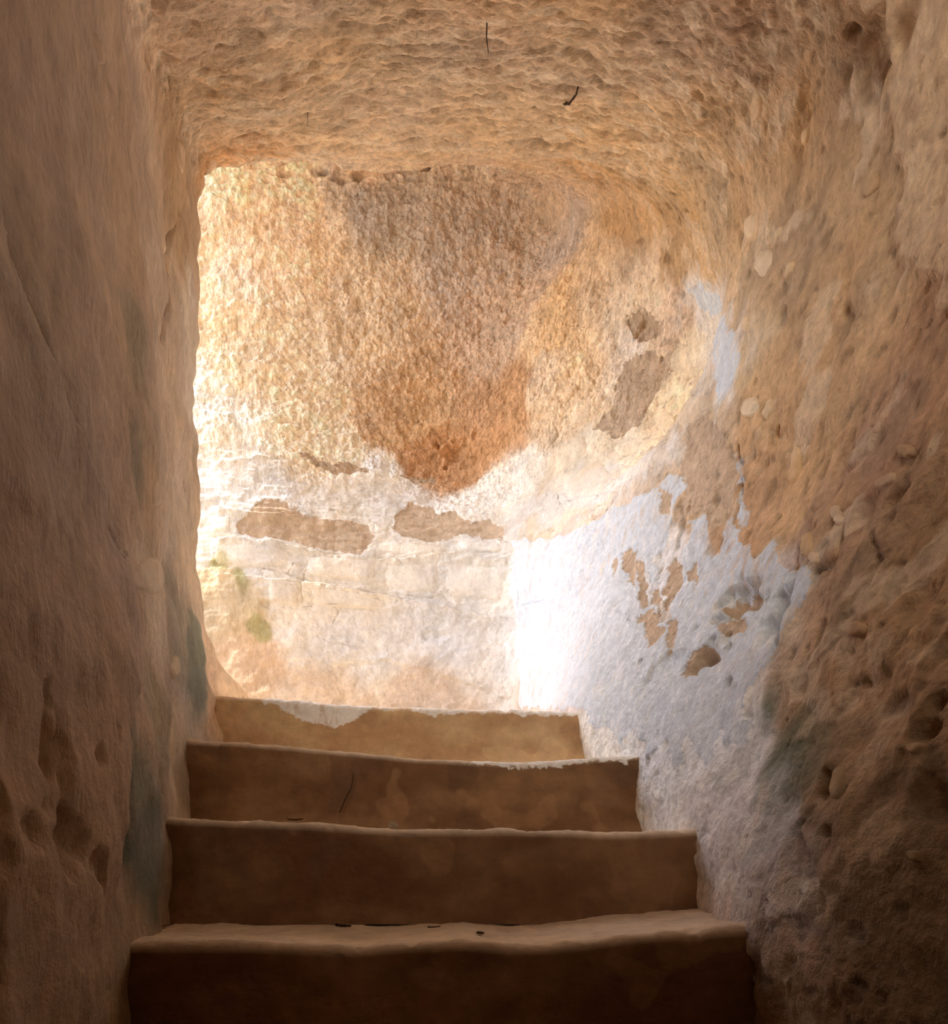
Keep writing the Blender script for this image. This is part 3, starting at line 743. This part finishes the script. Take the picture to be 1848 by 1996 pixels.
W4 = [at(*q, 1.77) for q in [(470,1340),(505,1362),(545,1378),(575,1400),(615,1410),(660,1416),(690,1404),(725,1382),(800,1384),(850,1396),(900,1390),(1000,1390),(1080,1396),(1150,1392),(1180,1340)]]
NOSE_LIT = [at(*q, 1.47) for q in [(820,1460),(900,1486),(960,1496),(1060,1498),(1120,1490),(1240,1484),(1280,1440)]]  # light along the third nosing, painted in as a pale strip
for si, (y0, y1, zb, edge, bow) in enumerate(STEPS):
    E_ = np.array([at(a, b_, y0) for a, b_ in edge]); zt = E_[:, 2].mean()
    xl = float(look(XL, np.array([y0]), np.array([zt]))[0]) - .07; xr = float(look(XR, np.array([y0]), np.array([zt]))[0]) + .06
    if si == 3: y1 = 1.92
    nc = 400
    xs = np.linspace(xl, xr, nc)
    xx = xs + 0
    top = np.interp(xx, E_[:, 0], E_[:, 2]) + .0035 * perlin(np.stack([xx * 9, xx * 0 + si * 3.1, xx * 0], 1), 5)
    prof = [(0, t) for t in np.linspace(0, .86, 46)]
    kk = np.hanning(45); kk /= kk.sum(); top = np.convolve(np.pad(top, 22, mode='edge'), kk, 'valid')
    a_ = np.linspace(0, math.pi / 2, 13)[1:]
    rad = .017
    rows = []
    for _, t in prof: rows.append(('r', t, 0))
    for k in a_: rows.append(('a', 1 - math.cos(k), math.sin(k)))
    for t in np.linspace(.03, 1, 46): rows.append(('t', t, 0))
    P = []
    for kind, t, w in rows:
        if kind == 'r': yy = np.full(nc, y0); zz = zb + (top - rad - zb) * (t / .86)
        elif kind == 'a': yy = y0 + rad * t; zz = top - rad + rad * w; yy = np.full(nc, 1.) * yy
        else: yy = y0 + rad + (y1 + .05 - y0 - rad) * t + 0 * xx; zz = top - .010 * min(t * 3, 1) + .012 * sstep(.78, 1.0, np.array([t]))[0]
        s_ = (xx - xl) / (xr - xl)
        yy = yy + bow * np.sin(np.pi * s_) * (kind != 't') + bow * np.sin(np.pi * s_) * (kind == 't') * (1 - t)
        if kind != 't': yy = yy - .035 * sstep(.955, 1.0, s_) * (t if kind == 'r' else 1) * 0 - .03 * (1 - (t / .86 if kind == 'r' else 1)) ** 3
        P.append(np.stack([xx, yy, zz], 1))
    P.append(np.stack([xx, np.full(nc, y1 + .05), np.full(nc, zb - .1)], 1)); P.append(np.stack([xx, np.full(nc, y0 + .02), np.full(nc, zb - .1)], 1))
    P = np.array(P); nr = len(P); P = P.reshape(-1, 3)
    riser = np.zeros(nr); riser[:46] = 1; riser[46:58] = np.linspace(.9, .1, 12)
    rz = np.repeat(riser, nc)
    dn = np.stack([np.zeros(len(P)), -rz, 1 - rz], 1); dn /= np.linalg.norm(dn, axis=1)[:, None]
    dd = .005 * perlin(P * 5, 120 + si) + .0035 * fbm(P * 18, 3, 130) + .0010 * fbm(P * 70, 2, 131)
    dd -= .006 * sstep(.35, .6, perlin(P * 22, 133)) * (.3 + .7 * (np.abs(rz - .5) < .45))
    P2 = P + dn * dd[:, None]
    X, Z = P[:, 0], P[:, 2]
    zt_v = np.interp(X, xs, top)
    wv = (perlin(P * 22, 141) + .6 * perlin(P * 60, 142)) * .012
    brown = np.array(c8(88, 52, 27)); tan = np.array(c8(118, 80, 46)); dk = np.array(c8(84, 56, 36)); lit_dust = np.array(c8(240, 214, 180))  # riser browns darkened for shade, lighter on steps nearer the light
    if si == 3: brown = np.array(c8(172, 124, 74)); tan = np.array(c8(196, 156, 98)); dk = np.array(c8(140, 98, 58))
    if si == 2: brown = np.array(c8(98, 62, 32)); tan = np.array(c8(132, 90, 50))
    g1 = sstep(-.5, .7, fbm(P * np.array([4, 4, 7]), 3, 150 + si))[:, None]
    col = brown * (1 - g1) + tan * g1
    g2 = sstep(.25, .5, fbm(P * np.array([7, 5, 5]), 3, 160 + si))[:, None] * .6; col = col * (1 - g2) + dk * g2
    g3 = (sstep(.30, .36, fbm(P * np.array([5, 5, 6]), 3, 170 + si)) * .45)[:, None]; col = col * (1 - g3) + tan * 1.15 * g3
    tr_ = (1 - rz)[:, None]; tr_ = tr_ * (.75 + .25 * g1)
    col = col * (1 - tr_) + lit_dust * tr_  # treads paler: dust, plus light on the upward face put into the colour
    ed = np.exp(-((Z - zt_v) / .010) ** 2)[:, None] * (rz[:, None] > .02) * .35; col = col * (1 - ed) + lit_dust * ed  # light catching the nosing, blended into the colour
    col = col * (1 + .14 * fbm(P * 26, 2, 175))[:, None]
    wash = np.full(len(P), .2)
    WP = {3: W4, 2: NOSE_LIT}.get(si)
    if WP is not None:
        w2 = np.array([(q[0], q[2]) for q in WP])
        wash = poly_sdf(np.stack([X, np.minimum(Z + (1 - rz) * .0, zt_v - .001)], 1) + np.stack([wv, wv], 1), w2) + (.004 if si == 2 else 0)
        wash = np.minimum(wash, .2)
    if si == 3: wash = np.where(rz < .15, -.05 + .06 * (X < -.62), wash)
    fc = []
    i, j = np.meshgrid(np.arange(nr - 1), np.arange(nc - 1), indexing='ij'); k = (i * nc + j).ravel()
    fc = np.stack([k, k + 1, k + nc + 1, k + nc], 1)
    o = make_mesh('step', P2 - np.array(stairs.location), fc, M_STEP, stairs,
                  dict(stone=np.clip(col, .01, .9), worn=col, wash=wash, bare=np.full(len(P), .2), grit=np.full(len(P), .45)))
    if si == 3: o['label'] = 'uppermost step, pale whitewash left along its edge'

def slab(name, x0, x1, y0, y1, z0, z1, n=90):
    xs = np.linspace(x0, x1, n); ys = np.linspace(y0, y1, n)
    X, Y = np.meshgrid(xs, ys, indexing='ij'); T = np.stack([X.ravel(), Y.ravel(), np.full(n * n, z1)], 1)
    T[:, 2] += .006 * fbm(T * 6, 3, 181)
    i, j = np.meshgrid(np.arange(n - 1), np.arange(n - 1), indexing='ij'); k = (i * n + j).ravel()
    f_ = np.stack([k, k + n, k + n + 1, k + 1], 1)
    per = np.concatenate([np.arange(0, n) * n, (n - 1) * n + np.arange(1, n), np.arange(n - 2, -1, -1) * n + n - 1, np.arange(n - 2, 0, -1)])
    Bt = T[per].copy(); Bt[:, 2] = z0; m = len(per); b0 = len(T)
    sd = np.array([(per[q], b0 + q, b0 + (q + 1) % m, per[(q + 1) % m]) for q in range(m)])
    P = np.vstack([T, Bt]); col = np.tile(np.array(c8(196, 168, 132)), (len(P), 1)) * (1 + .15 * fbm(P * 8, 3, 183))[:, None]
    return make_mesh(name, P - np.array(stairs.location), np.vstack([f_, sd]), M_STEP, stairs,
                     dict(stone=np.clip(col, .02, .9), worn=col, wash=np.full(len(P), .2), bare=np.full(len(P), .2), grit=np.full(len(P), .5)))
lz = .752
slab('landing', -1.45, .5, 1.86, 3.0, .58, lz)
for k in range(4): slab('step', -1.45 - .36 * (k + 1), -1.44 - .36 * k, 1.6 - .1 * k, 3.2, .60 + .19 * k, lz + .19 * (k + 1), 40)

# ------------------------------------------------------------------ small things lying about
def plain(name, rgb):
    m, nt, b = new_mat(name)
    co = N(nt, 'ShaderNodeTexCoord').outputs['Object']; f = noise(nt, co, 160, 3, .6)
    cc = mix(nt, f, tuple(k * .6 for k in rgb), tuple(min(1, k * 1.5) for k in rgb)); nt.links.new(cc, b.inputs['Base Color']); return m
M_TWIG = plain('dark_twig', (.045, .028, .016)); M_DRY = plain('dry_stem', (.16, .10, .055)); M_LEAF = plain('dry_leaf', (.14, .075, .035)); M_PEB = plain('pebble', (.30, .24, .17))

def thing(o, label, cat, group=None):
    o['label'] = label; o['category'] = cat
    if group: o['group'] = group
    return o

def tube(name, pts, r0, r1, mat, side=8):
    pts = [Vector(p) for p in pts]; fine = []
    for i in range(len(pts) - 1):
        for k in range(5): fine.append(pts[i].lerp(pts[i + 1], k / 5))
    fine.append(pts[-1]); o0 = fine[0].copy(); V_, F_ = [], []
    for i, p in enumerate(fine):
        d = (fine[min(i + 1, len(fine) - 1)] - fine[max(i - 1, 0)]).normalized(); u = d.orthogonal().normalized(); v = d.cross(u)
        t = i / (len(fine) - 1); r_ = (r0 * (1 - t) + r1 * t) * (1 + .18 * math.sin(i * 2.1))
        for k in range(side):
            a = 2 * math.pi * k / side; V_.append(p - o0 + (u * math.cos(a) + v * math.sin(a)) * r_)
    n = len(fine)
    for i in range(n - 1):
        for k in range(side):
            a, b_ = i * side + k, i * side + (k + 1) % side; F_.append((a, b_, b_ + side, a + side))
    F_.append(tuple(range(side))[::-1]); F_.append(tuple((n - 1) * side + k for k in range(side)))
    me = bpy.data.meshes.new(name); me.from_pydata(V_, [], F_); me.materials.append(mat)
    for p in me.polygons: p.use_smooth = True
    o = bpy.data.objects.new(name, me); o.location = o0; COL.objects.link(o); return o

def bit(name, p, sx, sy, sz, rz, mat, seed):
    """small rounded crumb"""
    import bmesh
    bm = bmesh.new(); bmesh.ops.create_icosphere(bm, subdivisions=2, radius=1)
    for v in bm.verts:
        k = 1 + .3 * math.sin(v.co.x * 4 + seed) * math.cos(v.co.y * 5 + seed * 2)
        v.co = Vector((v.co.x * sx * k, v.co.y * sy * k, v.co.z * sz * k))
    me = bpy.data.meshes.new(name); bm.to_mesh(me); bm.free(); me.materials.append(mat)
    o = bpy.data.objects.new(name, me); o.location = p; o.rotation_euler = (0, .1, rz); COL.objects.link(o); return o

def leaf(name, p, L_, W_, rz, mat):
    V_, F_ = [], []; n, m = 9, 5
    for i in range(n):
        t = i / (n - 1); w = W_ * math.sin(math.pi * min(max(t, .03), .97)) ** .8
        for j in range(m):
            s_ = j / (m - 1) * 2 - 1; V_.append((L_ * (t - .5), w * s_, .35 * W_ * s_ * s_ + .20 * L_ * (t - .5) ** 2 + .0015))
    for i in range(n - 1):
        for j in range(m - 1):
            a = i * m + j; F_.append((a, a + m, a + m + 1, a + 1))
    me = bpy.data.meshes.new(name); me.from_pydata(V_, [], F_); me.materials.append(mat)
    o = bpy.data.objects.new(name, me); o.location = p; o.rotation_euler = (0, 0, rz); COL.objects.link(o)
    sm = o.modifiers.new('thick', 'SOLIDIFY'); sm.thickness = .0008; return o

def on_vault(pix, out):
    P = hits(pix); P2, n2 = settle(P); d = rock_detail(P2, n2, None)[0]
    return [tuple(P2[i] + n2[i] * (d[i] + out[i])) for i in range(len(pix))]

thing(tube('root', on_vault([(1130,142),(1126,160),(1112,182),(1097,197)], [.022,.014,.008,-.004]), .0022, .0032, M_TWIG), 'thick curved brown root stub poking from the vault, right of centre', 'root')
thing(tube('root', on_vault([(950,18),(949,40),(953,68)], [-.004,.012,.026]), .0018, .0010, M_TWIG), 'thin straight root hanging from the vault at top centre', 'root')
thing(tube('root', on_vault([(595,188),(597,205),(596,216)], [-.003,.006,.010]), .0010, .0006, M_TWIG), 'tiny hair root on the vault, upper left of centre', 'root')

def tread_z(si, x, y):
    E_ = np.array([at(a, b_, STEPS[si][0]) for a, b_ in STEPS[si][3]]); return float(np.interp(x, E_[:, 0], E_[:, 2])) - .008
def tread_pt(si, px, y, up=.003):
    x = (px - CX) / FPX * y; return (x, y, tread_z(si, x, y) + up)
yr = 1.462
thing(tube('twig', [at(689, 1508, yr), at(685, 1535, yr - .006), at(672, 1560, yr - .008), at(662, 1584, yr - .014)], .0010, .0018, M_TWIG), 'thin bent dark twig leaning against the third riser', 'twig')
thing(tube('twig', [tread_pt(0, 655, 1.115), tread_pt(0, 668, 1.105), tread_pt(0, 684, 1.112)], .0028, .0018, M_TWIG), 'short thick dark twig lying at the back of the lowest visible tread', 'twig')
thing(tube('twig', [tread_pt(0, 292, 1.04), tread_pt(0, 312, 1.07), tread_pt(0, 334, 1.10), tread_pt(0, 340, 1.12)], .0012, .0008, M_DRY), 'dry stem in the left corner of the lowest visible tread', 'twig')
thing(tube('twig', [tread_pt(0, 834, 1.06), tread_pt(0, 846, 1.055), tread_pt(0, 858, 1.06)], .0014, .0010, M_TWIG), 'small dark splinter near the middle of the lowest visible tread', 'twig')
thing(bit('clod', tread_pt(0, 936, 1.00, .002), .007, .005, .0025, .2, M_TWIG, 1), 'small flat black clod on the lowest visible tread, right of the splinter', 'clod')
thing(bit('pebble', tread_pt(0, 592, .905, .001), .007, .006, .004, .5, M_PEB, 2), 'brown crumb of plaster on the front edge of the lowest visible tread', 'pebble')
thing(bit('pebble', tread_pt(0, 1416, 1.03, .003), .008, .005, .004, .1, M_TWIG, 3), 'dark pebble at the right end of the lowest visible tread', 'pebble')
thing(leaf('leaf', (at(612, 0, 1.33)[0], 1.190, tread_z(1, -.34, 1.2) + .013), .036, .008, -.25, M_LEAF), 'curled dry brown leaf on the second visible tread, left of centre', 'leaf')
thing(tube('twig', [tread_pt(1, 900, 1.20, .005), tread_pt(1, 918, 1.195, .006), tread_pt(1, 934, 1.20, .005)], .0014, .0008, M_TWIG), 'dark sliver of wood on the edge of the second visible tread', 'twig')
thing(bit('pebble', (at(766, 0, 1.44)[0], 1.44, tread_z(1, -.2, 1.4) + .020), .013, .008, .010, .3, M_PEB, 4), 'rounded grey pebble at the foot of the third riser', 'pebble')
thing(bit('pebble', tread_pt(1, 1216, 1.21, .004), .006, .004, .003, .1, M_TWIG, 5), 'tiny dark pebble at the right of the second visible tread', 'pebble')
